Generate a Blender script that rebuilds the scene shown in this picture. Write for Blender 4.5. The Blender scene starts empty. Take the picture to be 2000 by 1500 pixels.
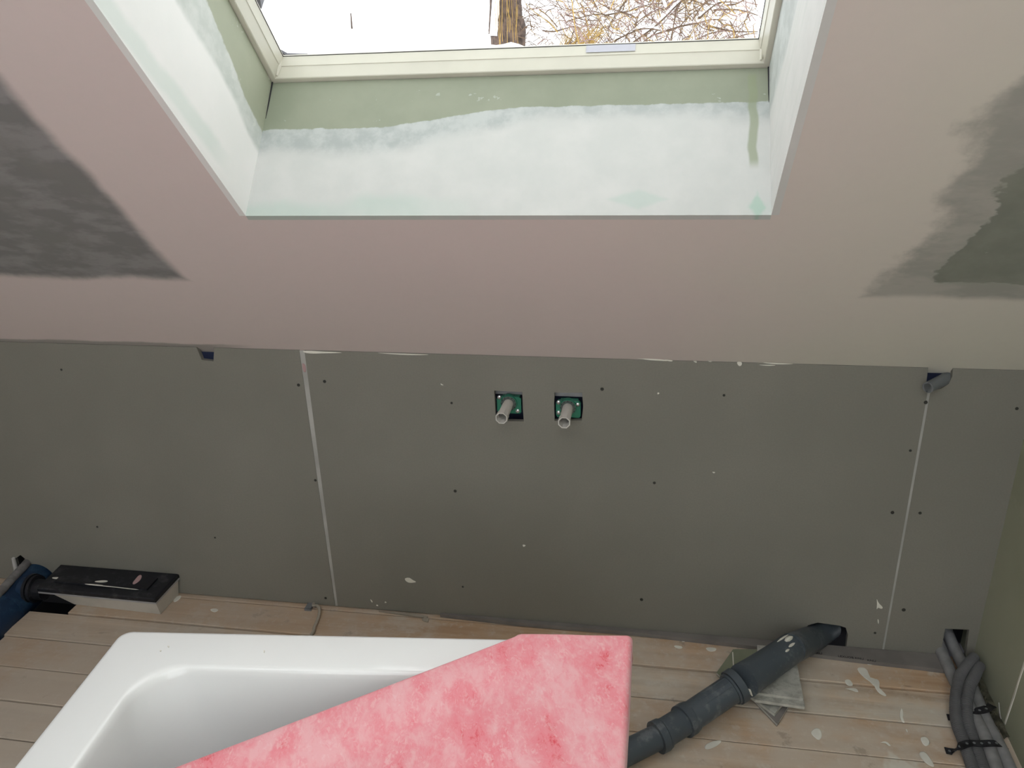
import bpy, bmesh, math, random
from mathutils import Vector, Matrix
from mathutils.geometry import tessellate_polygon
from mathutils import noise as mn
random.seed(7)
C = bpy.context.scene.collection
S_ = bpy.context.scene

# ------------------------------------------------------------------ camera
YAW, PIT, ROLL, FPX = -.1771, .3781, -.0321, 1545.5
D, H, K, SL = 1.7838, 1.4383, .794, .8177        # camera to knee wall, camera height, knee wall height, roof pitch
cs, sn = math.cos(SL), math.sin(SL)
_f = Vector((math.sin(YAW)*math.cos(PIT), math.cos(YAW)*math.cos(PIT), -math.sin(PIT)))
_r = Vector((math.cos(YAW), -math.sin(YAW), 0)); _u = _r.cross(_f)
RT = _r*math.cos(ROLL)+_u*math.sin(ROLL); UP = -_r*math.sin(ROLL)+_u*math.cos(ROLL)
EYE = Vector((0, -D, H))
cd = bpy.data.cameras.new('camera'); cam = bpy.data.objects.new('camera', cd); C.objects.link(cam)
cd.sensor_width = 36; cd.lens = FPX/2000*36; cd.clip_start = .02; cd.clip_end = 300
m = Matrix((RT, UP, -_f)).transposed().to_4x4(); m.translation = EYE; cam.matrix_world = m
S_.camera = cam
S_.view_settings.view_transform = 'Standard'; S_.view_settings.look = 'None'
S_.view_settings.gamma = 1; S_.view_settings.use_curve_mapping = False
S_.view_settings.exposure = 0.0
# ------------------------------------------------------------------ overcast sky
SKY = 3.5
w = bpy.data.worlds.new('overcast_sky'); S_.world = w; w.use_nodes = True
bg = w.node_tree.nodes['Background']; bg.inputs[0].default_value = (.97, .975, 1, 1); bg.inputs[1].default_value = SKY

# ------------------------------------------------------------------ measuring helpers: where a sight line meets a real plane
def ray(x, y): return _f+RT*((x-1000)/FPX)-UP*((y-750)/FPX)
def wal(x, y, Y=0.0):
    d = ray(x, y); return EYE+d*((Y-EYE.y)/d.y)
def hor(x, y, Z=0.0):
    d = ray(x, y); return EYE+d*((Z-EYE.z)/d.z)
def sid(x, y, X):
    d = ray(x, y); return EYE+d*((X-EYE.x)/d.x)
def SP(x, t, h=0.0): return Vector((x, -t*cs+h*sn, K+t*sn+h*cs))   # point on the roof slope

def slp(x, y, h):
    n_ = Vector((0, sn, cs)); d = ray(x, y); return EYE+d*((h+n_.dot(Vector((0, 0, K)))-n_.dot(EYE))/n_.dot(d))

# ------------------------------------------------------------------ material helper
class E:
    def __init__(s, nt, so): s.nt = nt; s.so = so
    def _m(s, op, *a):
        n = s.nt.nodes.new('ShaderNodeMath'); n.operation = op
        for i, v in enumerate((s,)+a):
            if isinstance(v, E): s.nt.links.new(v.so, n.inputs[i])
            else: n.inputs[i].default_value = v
        return E(s.nt, n.outputs[0])
    def __add__(s, o): return s._m('ADD', o)
    def __sub__(s, o): return s._m('SUBTRACT', o)
    def __mul__(s, o): return s._m('MULTIPLY', o)
    def __neg__(s): return s._m('MULTIPLY', -1.0)
    __radd__ = __add__; __rmul__ = __mul__
    def __rsub__(s, o): return (-s)+o
    def min(s, o): return s._m('MINIMUM', o)
    def max(s, o): return s._m('MAXIMUM', o)
    def abs(s): return s._m('ABSOLUTE')
class MB:
    def __init__(s, name, rough=.8, spec=.3, metal=0):
        s.m = bpy.data.materials.new(name); s.m.use_nodes = True; s.nt = s.m.node_tree
        s.b = s.nt.nodes['Principled BSDF']; s.b.inputs['Roughness'].default_value = rough
        s.b.inputs['Specular IOR Level'].default_value = spec; s.b.inputs['Metallic'].default_value = metal
        tc = s.nt.nodes.new('ShaderNodeTexCoord'); s.P = tc.outputs['Object']
        sx = s.nt.nodes.new('ShaderNodeSeparateXYZ'); s.nt.links.new(s.P, sx.inputs[0])
        s.X, s.Y, s.Z = [E(s.nt, sx.outputs[i]) for i in range(3)]
    def vec(s, x, y, z):
        n = s.nt.nodes.new('ShaderNodeCombineXYZ')
        for i, v in enumerate((x, y, z)):
            if isinstance(v, E): s.nt.links.new(v.so, n.inputs[i])
            else: n.inputs[i].default_value = v
        return n.outputs[0]
    def noise(s, scale, detail=4, rough=.5, v=None, dist=0):
        n = s.nt.nodes.new('ShaderNodeTexNoise'); n.inputs['Scale'].default_value = scale
        n.inputs['Detail'].default_value = detail; n.inputs['Roughness'].default_value = rough; n.inputs['Distortion'].default_value = dist
        s.nt.links.new(v or s.P, n.inputs['Vector']); return E(s.nt, n.outputs['Fac'])
    def ss(s, v, a, b):
        n = s.nt.nodes.new('ShaderNodeMapRange'); n.interpolation_type = 'SMOOTHSTEP'
        n.inputs[1].default_value = a; n.inputs[2].default_value = b
        s.nt.links.new(v.so, n.inputs[0]); return E(s.nt, n.outputs[0])
    def mix(s, f, a, b):
        n = s.nt.nodes.new('ShaderNodeMix'); n.data_type = 'RGBA'
        for k, v in ((0, f), (6, a), (7, b)):
            if isinstance(v, E): s.nt.links.new(v.so, n.inputs[k])
            elif k: n.inputs[k].default_value = (*v, 1)
            else: n.inputs[k].default_value = v
        return E(s.nt, n.outputs[2])
    def rnd(s):
        n = s.nt.nodes.new('ShaderNodeObjectInfo'); return E(s.nt, n.outputs['Random'])
    def col(s, c):
        if isinstance(c, E): s.nt.links.new(c.so, s.b.inputs['Base Color'])
        else: s.b.inputs['Base Color'].default_value = (*c, 1)
        return s
    def bump(s, h, st=.2, dist=.002):
        n = s.nt.nodes.new('ShaderNodeBump'); n.inputs['Strength'].default_value = st; n.inputs['Distance'].default_value = dist
        s.nt.links.new(h.so, n.inputs['Height']); s.nt.links.new(n.outputs[0], s.b.inputs['Normal']); return s
def simple(name, c, rough=.7, spec=.3, metal=0, var=.12, scale=12):
    b = MB(name, rough, spec, metal); n = b.noise(scale, 5)
    b.col(b.mix(b.ss(n, .3, .7), tuple(v*(1-var) for v in c), tuple(min(1, v*(1+var)) for v in c))); return b.m

# plaster-skimmed sloping ceiling, board still bare left and right
PLA = (.71, .62, .605); PLB = (.69, .665, .59)
def ceiling_mat():
    b = MB('skimmed_ceiling', .9, .2)
    T = b.Y*(-cs)+(b.Z-K)*sn; X = b.X
    n1 = b.noise(5, 6, .6); n2 = b.noise(1.6, 3); n3 = b.noise(16, 4, .6, b.vec(X*.5, b.Y, b.Z)); nf = b.noise(60, 3)
    base = b.mix(b.ss(X+(n2-.5)*1.2, -.3, .75), PLA, PLB)  # pinker to the left: bounce off the pink sheet put into the plaster
    base = b.mix(b.ss(nf, .35, .75)*.10, base, (.62, .59, .55))
    # left bare board: straight edge of the compound bands at X=-1 and T=.31
    dL = (-1.0-X+(n1-.5)*.05).min(T-.325+(n1-.5)*.07+(n2-.5)*.03)
    mL = b.ss(dL, -.012, .02)
    cL = b.mix(b.ss(n3, .44, .60), (.19, .195, .197), (.27, .272, .276))
    cL = b.mix(b.ss(n1, .50, .62)*.7, cL, (.20, .205, .20))
    c = b.mix(mL*.92, base, cL)
    # right bare board with a feathered cloudy edge
    e = .40+(T-.30).max(0.0)*.16
    dR = (X-e+(n1-.5)*.20+(n2-.5)*.12).min((T-.285+(n1-.5)*.05)*1.5).min((.90-T+(n2-.5)*.2)*.8)
    mR = b.ss(dR, -.005, .03)
    c = b.mix(mR*.85, c, b.mix(b.ss(n3, .4, .62), (.33, .335, .305), (.42, .415, .38)))
    core = b.ss(dR+(n3-.5)*.10, .085, .095)
    c = b.mix(core*.95, c, b.mix(b.ss(n1, .4, .6), (.23, .245, .21), (.28, .295, .25)))
    c = b.mix(core*b.ss(b.noise(22, 3, .7), .68, .72), c, (.50, .50, .46))
    # grey skim left off along the foot, left part
    mf = b.ss(.016-T+(n1-.5)*.03, -.004, .008)*b.ss(-1.02-X+(n2-.5)*.2, -.05, .1)
    c = b.mix(mf*.7, c, (.26, .26, .24))
    b.col(c); b.bump(n1, .12, .004); return b.m
def knee_mat():
    b = MB('green_board', .75, .25)
    n = b.noise(2.5, 4); g = b.noise(240, 2)
    c = b.mix(b.ss(n, .3, .7), (.222, .213, .186), (.248, .236, .208))
    c = b.mix(b.ss(g, .3, .7)*.25, c, (.19, .185, .16))
    sc = b.noise(9, 6, .7, b.vec(b.X*1.0, b.Y, b.Z*3.0))
    c = b.mix(b.ss(sc, .69, .74)*.16, c, (.33, .33, .31))
    b.col(c); return b.m
def side_mat():
    b = MB('green_board_side', .8, .25)
    n = b.noise(2, 5, .6); sc = b.noise(7, 6, .7)
    c = b.mix(b.ss(n, .3, .7), (.31, .325, .235), (.37, .38, .29))
    c = b.mix(b.ss(sc, .57, .70)*.3, c, (.46, .46, .38))
    b.col(c); return b.m
def reveal_mat(name, mode):
    b = MB(name, .65, .3)
    T = b.Y*(-cs)+(b.Z-K)*sn; Hh = b.Y*sn+(b.Z-K)*cs; X = b.X
    n1 = b.noise(6, 5, .6); n2 = b.noise(2.2, 3); n3 = b.noise(26, 4, .65); n4 = b.noise(12, 5, .6)
    wht = b.mix(b.ss(n4, .3, .75), (.53, .545, .53), (.585, .59, .575))  # sill skim darkened: its light level is put into the colour
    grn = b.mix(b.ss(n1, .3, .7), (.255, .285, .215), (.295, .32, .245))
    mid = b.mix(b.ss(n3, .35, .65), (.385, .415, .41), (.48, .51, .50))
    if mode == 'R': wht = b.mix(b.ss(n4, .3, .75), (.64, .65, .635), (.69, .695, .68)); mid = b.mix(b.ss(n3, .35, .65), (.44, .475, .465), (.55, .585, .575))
    if mode == 'L': wht = b.mix(b.ss(n4, .3, .75), (.83, .84, .83), (.86, .86, .855)); grn = b.mix(b.ss(n1, .3, .7), (.37, .40, .305), (.42, .445, .345))  # left skim lightened to paint in the stronger daylight on that side
    if mode == 'B':
        edge = .187+b.ss(X, -.55, -.22)*.038+(n3-.5)*.012        # trowel line between bare green board and thin skim
        d1 = Hh-edge
        d2 = Hh-edge+.022+b.ss(n2, .35, .65)*.03+(n1-.5)*.07
        c = b.mix(b.ss(d2, -.018, .022), wht, mid)
        c = b.mix(b.ss(d1, -.0015, .0015), c, grn)
        sp = b.ss(b.noise(30, 3, .7), .68, .72)*b.ss(d1, .0, .004)
        c = b.mix(sp*.45, c, (.52, .54, .52))
        # damp run near the right corner
        run = b.ss((X-.176+(b.noise(14, 2, .5, b.vec(0.0, 0.0, b.Z*1.0))-.5)*.03).abs(), .010, .005)
        run = run*b.ss(Hh+(n1-.5)*.02, .085, .11)*b.ss(Hh, .290, .275)
        c = b.mix(run*.75, c, (.27, .31, .20))
        mint = b.ss(.035-Hh+(n1-.5)*.10, -.01, .02)*b.ss(n2, .45, .62)
        c = b.mix(mint*.45, c, (.38, .51, .45))
        spot = b.ss((X+.02).abs()+(Hh-.031).abs()*2.5+(n3-.5)*.03, .062, .035)
        c = b.mix(spot*.35, c, (.37, .51, .45))
        drop = b.ss((X-.182).abs()+(Hh-.014).abs()*.5+(n3-.5)*.02, .018, .010)
        c = b.mix(drop*.6, c, (.32, .50, .41))
    elif mode == 'L':
        edge = .235-b.ss(T, .50, .80)*.0-b.ss(.85-T, 0.0, .25)*.05+(n3-.5)*.02
        d1 = Hh-edge; d2 = Hh-.160+(n1-.5)*.035+b.ss(.66-T, -.05, .06)*.02
        c = b.mix(b.ss(d2, -.008, .008), wht, b.mix(b.ss(n3, .35, .65), (.56, .60, .575), (.65, .68, .66)))
        c = b.mix(b.ss(d1, -.003, .003), c, grn)
        sp = b.ss(b.noise(34, 3, .7), .64, .69)*b.ss(d2, .0, .01)*b.ss(.80-T, 0.0, .1)
        c = b.mix(sp*.6, c, (.70, .73, .69))
        band = b.ss((Hh-.035+(T-.75)*.06+(n1-.5)*.03).abs(), .026, .008)*b.ss(T, .62, .72)
        c = b.mix(band*.35, c, (.52, .66, .60))
    else:
        d2 = Hh-.175-b.ss(.75-T, 0.0, .2)*.03+(n1-.5)*.03
        c = b.mix(b.ss(d2, -.012, .012), wht, mid)
        st = b.ss(b.noise(5, 3, .5, b.vec(Hh*9.0, T*.6, 0.0)), .5, .65)
        c = b.mix(st*.25, c, (.52, .57, .53))
    b.col(c); b.bump(n1, .08, .003); return b.m
def wood_mat():
    b = MB('dusty_pine', .75, .25)
    r = b.rnd(); off = r*37.0
    n = b.noise(1.0, 5, .6, b.vec(b.X*1.4+off, b.Y*26.0+off, 0.0), .6)
    big = b.noise(1.5, 3, .5, b.vec(b.X*1.0+off, b.Y*3.0, 0.0))
    c = b.mix(b.ss(n, .33, .68), (.44, .325, .23), (.68, .54, .40))
    c = b.mix(b.ss(r+(big-.5)*.9, .35, .8)*.55, c, (.52, .32, .18))
    kn = b.noise(5, 2, .5, b.vec(b.X*1.6+off, b.Y*6.0, 0.0))
    c = b.mix(b.ss(kn, .70, .77)*.75, c, (.12, .075, .05))
    # geometry-space dust so that it runs over the joints
    g = b.nt.nodes.new('ShaderNodeNewGeometry'); v = g.outputs['Position']
    sx = b.nt.nodes.new('ShaderNodeSeparateXYZ'); b.nt.links.new(v, sx.inputs[0]); WX = E(b.nt, sx.outputs[0]); WY = E(b.nt, sx.outputs[1])
    d1 = b.noise(3.2, 6, .6, v); d2 = b.noise(11, 5, .65, v); d3 = b.noise(45, 4, .7, v); d4 = b.noise(6.0, 4, .55, b.vec(WX*1.3, WY, 3.0))
    dust = b.ss(d1+(d2-.5)*.5-WY*.35, .42, .74)
    c = b.mix(dust*.66, c, (.60, .55, .48))
    c = b.mix(b.ss(d3, .52, .72)*.4, c, (.68, .63, .56))
    c = b.mix(b.ss(d2, .62, .70)*.45, c, (.25, .18, .13))
    c = b.mix(b.ss(d4-WY*.22+WX*.05, .70, .76)*.6, c, (.72, .71, .64))
    c = b.mix(b.ss(b.noise(2.3, 6, .7, b.vec(WX*1.0, WY*1.6, 9.0)), .52, .64)*.5, c, (.66, .63, .56))
    c = b.mix(b.ss(b.noise(7.5, 5, .7, b.vec(WX*1.0, WY*1.3, 17.0)), .60, .70)*.5, c, (.30, .22, .155))
    c = b.mix(b.ss(-WX, .35, 1.3)*.5, c, (.46, .39, .32))
    b.col(c); b.bump(n, .25, .002); return b.m
def pink_mat():
    b = MB('pink_fleece', .8, .3)
    b.b.inputs['Sheen Weight'].default_value = .25; b.b.inputs['Sheen Roughness'].default_value = .5
    v = b.vec(b.X*1.0+b.Y*.35, b.Y*.55-b.X*.2, b.Z)
    n1 = b.noise(17, 5, .65, v, .3); n2 = b.noise(55, 4, .7, v, 1.2); n3 = b.noise(150, 3, .7, v, 1.5)
    c = b.mix(b.ss(n1+(n2-.5)*.5, .34, .62), (.80, .41, .44), (.78, .24, .28))
    c = b.mix(b.ss(n1+(n2-.5)*.7, .60, .76)*1.0, c, (.70, .065, .095))
    c = b.mix(b.ss(n2*.6+n3*.4, .50, .64)*.55, c, (.84, .56, .58))
    c = b.mix(b.ss(b.noise(9, 4, .6, v), .52, .70)*.35, c, (.78, .52, .545))
    b.col(c); b.bump(n2+n3*.5, .25, .002); return b.m
def gypdust():
    b = MB('dusty_board', .85, .2); n = b.noise(40, 5, .7); n2 = b.noise(9, 4)
    c = b.mix(b.ss(n, .35, .65), (.36, .355, .32), (.60, .59, .54)); b.col(b.mix(b.ss(n2, .3, .7)*.4, c, (.20, .205, .18))); return b.m
def pipe_mat(name, c, dust, amt):
    b = MB(name, .45, .4); n = b.noise(14, 5, .65); n2 = b.noise(60, 4, .7)
    b.col(b.mix(b.ss(n+(n2-.5)*.5, .50, .72)*amt, c, dust)); return b.m
def glass_mat(tint=(.97, .985, .975)):
    mt = bpy.data.materials.new('window_glass'); mt.use_nodes = True; nt = mt.node_tree; nt.nodes.clear()
    o = nt.nodes.new('ShaderNodeOutputMaterial'); mx = nt.nodes.new('ShaderNodeMixShader'); t = nt.nodes.new('ShaderNodeBsdfTransparent')
    g = nt.nodes.new('ShaderNodeBsdfGlossy'); g.inputs['Roughness'].default_value = .02; f = nt.nodes.new('ShaderNodeFresnel'); f.inputs[0].default_value = 1.35
    t.inputs[0].default_value = (*tint, 1)
    ge = nt.nodes.new('ShaderNodeNewGeometry'); inv = nt.nodes.new('ShaderNodeMath'); inv.operation = 'SUBTRACT'; inv.inputs[0].default_value = 1
    mu = nt.nodes.new('ShaderNodeMath'); mu.operation = 'MULTIPLY'      # reflect at the entering face only, no total reflection inside the thin pane
    nt.links.new(ge.outputs['Backfacing'], inv.inputs[1]); nt.links.new(inv.outputs[0], mu.inputs[0]); nt.links.new(f.outputs[0], mu.inputs[1])
    nt.links.new(mu.outputs[0], mx.inputs[0]); nt.links.new(t.outputs[0], mx.inputs[1]); nt.links.new(g.outputs[0], mx.inputs[2]); nt.links.new(mx.outputs[0], o.inputs[0]); return mt

M = dict(core=simple('gypsum_core', (.50, .49, .45), .9, var=.15, scale=40), twigr=simple('reddish_twig', (.24, .165, .15), .8, var=.35, scale=5), hose=simple('grey_hose', (.21, .20, .20), .8, var=.3, scale=25), sticker=simple('sticker_paper', (.50, .51, .58), .5, var=.02), ceil=ceiling_mat(), knee=knee_mat(), side=side_mat(), rB=reveal_mat('reveal_skim_sill_dimmed', 'B'), rL=reveal_mat('reveal_skim_side_lit', 'L'),
    rR=reveal_mat('reveal_skim_plain', 'R'), wood=wood_mat(), pink=pink_mat(), gyp=gypdust(), glass=glass_mat(), coated=glass_mat((.86, .865, .85)),
    plain=simple('plain_wall', (.74, .70, .68)), flat=simple('flat_ceiling', (.74, .70, .68)),
    foil=simple('navy_foil', (.028, .036, .075), .5), dark=simple('void_dark', (.008, .008, .011)), filler=simple('joint_filler', (.42, .41, .39)),
    frame=simple('cream_frame', (.60, .59, .505), .35, .5, var=.03), gasket=simple('black_rubber', (.03, .03, .035), .6),
    slate=simple('slate_metal', (.10, .10, .12), .5), snow=simple('snow', (.86, .88, .91), .8, .2, var=.03, scale=3),
    bark=simple('bark', (.085, .06, .05), .9, var=.6, scale=18), twig=simple('willow_twig', (.13, .085, .055), .8, var=.35, scale=5), twigy=simple('yellow_twig', (.36, .24, .075), .8, var=.3, scale=4),
    enamel=simple('white_enamel', (.82, .83, .825), .09, .5, var=.01, scale=3), greenp=simple('green_plastic', (.035, .20, .13), .35, .5, var=.15), ring=simple('ring_rubber', (.11, .13, .12), .5),
    whitep=simple('white_plastic', (.66, .635, .60), .45, .4, var=.04), steel=simple('zinc_steel', (.60, .60, .62), .3, .5, .9), zinc=simple('galvanised', (.45, .45, .47), .5, .5, .4),
    grey=pipe_mat('anthracite_pipe', (.072, .088, .104), (.20, .215, .23), .65), blue=pipe_mat('blue_pipe', (.010, .030, .072), (.04, .095, .16), .5),
    blackp=pipe_mat('black_plastic', (.012, .013, .018), (.20, .20, .20), .22), eps=simple('white_foam', (.62, .59, .54), .9, var=.05),
    sleeve=simple('grey_foam_sleeve', (.24, .24, .245), .85, var=.15, scale=30), conduit=simple('dark_conduit', (.115, .115, .12), .6), stubg=simple('grey_stub', (.16, .17, .18), .6),
    strap=simple('black_strap', (.02, .02, .024), .5, var=.5, scale=80), offg=simple('green_offcut', (.23, .245, .175), .8), paper=simple('grey_paper', (.20, .185, .175), .85),
    splash=simple('dried_plaster', (.74, .72, .65), .85), ink=simple('print_ink', (.015, .015, .015), .8), cable=simple('beige_cable', (.38, .34, .28), .6), steelhead=simple('screw_dark', (.035, .035, .03), .6),
    damp=simple('damp_mark', (.30, .30, .25)), debris=simple('debris', (.09, .085, .06), .95, var=.5, scale=40), pinks=simple('pink_smear', (.45, .30, .30)))

# ------------------------------------------------------------------ mesh helpers
def mk(name, vs, fs, mat, parent=None, smooth=False, **pr):
    me = bpy.data.meshes.new(name); me.from_pydata([tuple(v) for v in vs], [], fs); me.materials.append(M[mat]); me.validate(); me.update()
    bm = bmesh.new(); bm.from_mesh(me); bmesh.ops.recalc_face_normals(bm, faces=bm.faces); bm.to_mesh(me); bm.free()
    if smooth:
        for p in me.polygons: p.use_smooth = True
        if smooth != 'all': me.set_sharp_from_angle(angle=math.radians(38))
    o = bpy.data.objects.new(name, me); C.objects.link(o)
    if parent: o.parent = parent
    for k, v in pr.items(): o[k] = v
    return o
def empty(name, loc=(0, 0, 0), **pr):
    o = bpy.data.objects.new(name, None); C.objects.link(o); o.location = loc; o.empty_display_size = .05
    for k, v in pr.items(): o[k] = v
    return o
class G:
    """collects geometry; add pieces then build one mesh"""
    def __init__(s): s.v = []; s.f = []
    def add(s, vs, fs):
        n = len(s.v); s.v += [Vector(v) for v in vs]; s.f += [tuple(i+n for i in f) for f in fs]; return s
    def box(s, a, b):
        x0, y0, z0 = a; x1, y1, z1 = b
        return s.add([(x0, y0, z0), (x1, y0, z0), (x1, y1, z0), (x0, y1, z0), (x0, y0, z1), (x1, y0, z1), (x1, y1, z1), (x0, y1, z1)],
            [(0, 3, 2, 1), (4, 5, 6, 7), (0, 1, 5, 4), (1, 2, 6, 5), (2, 3, 7, 6), (3, 0, 4, 7)])
    def prism(s, outer, holes, fr, th):
        """outer/holes: lists of 2D; fr: fn(u,v)->Vector ; th: Vector extrusion"""
        loops = [outer]+list(holes); pts = [p for l in loops for p in l]
        tri = tessellate_polygon([[Vector((p[0], p[1], 0)) for p in l] for l in loops]); n = len(pts)
        V = [fr(*p) for p in pts]; V += [v+th for v in V]; F = [tuple(t) for t in tri]+[tuple(i+n for i in reversed(t)) for t in tri]; k = 0
        for l in loops:
            for i in range(len(l)): j = (i+1) % len(l); F.append((k+i, k+j, k+j+n, k+i+n))
            k += len(l)
        return s.add(V, F)
    def tube(s, pts, r, n=12, cap=True, flat=1.0):
        pts = [Vector(p) for p in pts]; R = r if isinstance(r, (list, tuple)) else [r]*len(pts)
        V = []; F = []; up = None
        for i, p in enumerate(pts):
            t = (pts[min(i+1, len(pts)-1)]-pts[max(i-1, 0)])
            if t.length < 1e-9: t = Vector((0, 0, 1))
            t.normalize()
            if up is None: up = Vector((0, 0, 1)) if abs(t.z) < .9 else Vector((1, 0, 0))
            a = t.cross(up).normalized(); b_ = a.cross(t).normalized(); up = b_
            for k in range(n):
                q = 2*math.pi*k/n; V.append(p+a*math.cos(q)*R[i]+b_*math.sin(q)*R[i]*flat)
        for i in range(len(pts)-1):
            for k in range(n):
                j = (k+1) % n; F.append((i*n+k, i*n+j, (i+1)*n+j, (i+1)*n+k))
        if cap: F.append(tuple(range(n))[::-1]); F.append(tuple((len(pts)-1)*n+k for k in range(n)))
        return s.add(V, F)
    def build(s, name, mat, parent=None, smooth=False, **pr): return mk(name, s.v, s.f, mat, parent, smooth, **pr)
def spline(P, k=8):
    P = [Vector(p) for p in P]; Q = [P[0]*2-P[1]]+P+[P[-1]*2-P[-2]]; out = []
    for i in range(1, len(Q)-2):
        a, b, c, d = Q[i-1:i+3]
        for j in range(k):
            t = j/k; out.append(.5*((2*b)+(c-a)*t+(2*a-5*b+4*c-d)*t*t+(3*b-a-3*c+d)*t**3))
    out.append(P[-1]); return out
def resample(P, step):
    out = [P[0].copy()]; acc = 0
    for a, b in zip(P, P[1:]):
        L = (b-a).length; s0 = step-acc
        while s0 <= L: out.append(a.lerp(b, s0/L)); s0 += step
        acc = (acc+L) % step
    return out
def chaikin(p, it=2):
    for _ in range(it):
        q = []
        for i in range(len(p)):
            a, b = p[i], p[(i+1) % len(p)]; q += [(a[0]*.75+b[0]*.25, a[1]*.75+b[1]*.25), (a[0]*.25+b[0]*.75, a[1]*.25+b[1]*.75)]
        p = q
    return p
def lathe(prof, axis_o, axis_d, n=24):
    """prof: list of (dist along axis, radius)"""
    d = Vector(axis_d).normalized(); return rev(prof, axis_o, d, n)
def rev(prof, o, d, n=24, cap=True):
    d = Vector(d).normalized(); up = Vector((0, 0, 1)) if abs(d.z) < .9 else Vector((1, 0, 0)); a = d.cross(up).normalized(); b = a.cross(d); V = []; F = []
    for q, r in prof:
        for k in range(n): t = 2*math.pi*(k+.5)/n; V.append(Vector(o)+d*q+(a*math.cos(t)+b*math.sin(t))*max(r, 1e-5))
    m_ = len(prof)
    for i in range(m_-1):
        for k in range(n): j = (k+1) % n; F.append((i*n+k, i*n+j, (i+1)*n+j, (i+1)*n+k))
    if cap: F.append(tuple(range(n))[::-1]); F.append(tuple((m_-1)*n+k for k in range(n)))
    return G().add(V, F)

# ================================================================== SETTING
XL, YB, ZC = -2.7, -3.1, 2.5
TC = (ZC-K)/sn                       # slope length up to the flat ceiling
YC = -TC*cs
def RX(y): return .853+.045*y if y > -1.2 else .799   # right wall, slightly out of square
XO1, XO2, TO1, TO2 = -.754, .2045, .551, 1.60   # skylight opening in the ceiling
TF1, TF2, HF = .591, 1.56, .2955                # window frame inner edge

ceil_ = empty('ceiling', kind='structure')
G().prism([(XL, -.03), (1.0, -.03), (1.0, TC), (XL, TC)], [[(XO1-.0015, TO1-.0015), (XO2+.0015, TO1-.0015), (XO2+.0015, TO2+.0015), (XO1-.0015, TO2+.0015)]], lambda u, v: SP(u, v), Vector((0, sn, cs))*.0125).build('slope_board', 'ceil', ceil_)
LX0, LX1, LY0, LY1 = -1.5, .75, -3.0, -1.72          # fill roof light, added unseen in the flat part of the ceiling, behind the photographer
G().prism([(XL, YB-.1), (1.0, YB-.1), (1.0, YC+.005), (XL, YC+.005)], [[(LX0, LY0), (LX1, LY0), (LX1, LY1), (LX0, LY1)]], lambda u, v: Vector((u, v, ZC)), Vector((0, 0, .06))).build('flat_board', 'flat', ceil_)
w3 = empty('fill_roof_light', kind='structure')
for a, b in (((LX0, LY0), (LX1, LY0+.05)), ((LX0, LY1-.05), (LX1, LY1)), ((LX0, LY0+.05), (LX0+.05, LY1-.05)), ((LX1-.05, LY0+.05), (LX1, LY1-.05))):
    G().box((a[0], a[1], ZC+.02), (b[0], b[1], ZC+.07)).build('frame_bar', 'frame', w3)
G().box((LX0+.05, LY0+.05, ZC+.05), (LX1-.05, LY1-.05, ZC+.055)).build('glass_pane', 'glass', w3)

knee = empty('wall_back', kind='structure')
fw = lambda u, v: Vector((u, 0, v)); TH = Vector((0, .0125, 0))
def P2(*px): return [(wal(x, y).x, wal(x, y).z) for x, y in px]
S1, S2 = -.858, .637; ZB = .004; KT = K-.0026
tapL = P2((965, 763), (1020, 766), (1021, 794), (1023, 823), (968, 822), (967, 790))
tapR = P2((1083, 767), (1137, 767), (1139, 795), (1136, 821), (1083, 822), (1082, 790))
holeM = P2((1572, 1232), (1578, 1221), (1597, 1216), (1640, 1222), (1652, 1226), (1656, 1240), (1653, 1262))
hb = [(p[0], p[1]) for p in holeM]
# left board with the notch in its top edge and the small hole low down
nl = P2((388, 680), (394, 703), (417, 706), (418, 684))
hl = P2((28, 1092), (40, 1084), (52, 1094), (60, 1108), (48, 1120), (34, 1112))
G().prism([(XL, ZB), (-1.888, ZB)]+[(-1.828-.059*math.cos(math.radians(a)), .008+.059*math.sin(math.radians(a))) for a in range(8, 173, 12)]+[(-1.768, ZB), (S1-.005, ZB), (S1-.008, KT), (nl[3][0], KT), nl[3], nl[2], nl[1], (nl[0][0]-.006, KT), (XL, KT)], [hl], fw, TH).build('plasterboard', 'knee', knee)
# middle board
G().prism([(S1+.003, ZB), (hb[0][0]-.02, ZB+.0), (hb[0][0]-.008, .03)]+hb+[(hb[-1][0]+.0, ZB), (S2-.0025, ZB), (S2-.003, .742), (.628, .752), (.626, KT), (S1+.006, KT)], [tapL, tapR], fw, TH).build('plasterboard', 'knee', knee)
# right board
hr = P2((1838, 1283), (1841, 1255), (1846, 1228), (1893, 1230), (1889, 1262), (1884, 1292))
nr = P2((1861, 722), (1860, 735), (1853, 750), (1838, 759), (1822, 763))
G().prism([(S2+.0025, ZB), (hr[0][0], ZB)]+hr[1:5]+[(hr[5][0], ZB), (.87, ZB), (.87, KT), (nr[0][0], KT)]+nr[1:]+[(S2+.003, .74)], [], fw, TH).build('plasterboard', 'knee', knee)
for sx, w0, w1, z1 in ((S1-.001, .0035, .0085, K-.004), (S2, .0028, .0032, .742)):
    G().add([(sx-w0, .001, .003), (sx+w0, .001, .003), (sx+w1, .001, z1), (sx-w1, .001, z1), (sx-w0, .012, .003), (sx+w0, .012, .003), (sx+w1, .012, z1), (sx-w1, .012, z1)],
        [(0, 1, 2, 3), (4, 7, 6, 5), (0, 4, 5, 1), (1, 5, 6, 2), (2, 6, 7, 3), (3, 7, 4, 0)]).build('joint_filler', 'filler', knee)
G().box((XL, .075, .13), (.9, .09, 1.0)).build('insulation_foil', 'foil', knee)
G().box((XL, .09, -.15), (.9, .11, .14)).build('dark_cavity_back', 'dark', knee)  # near-black board paints the unlit depth behind the low holes
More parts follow.
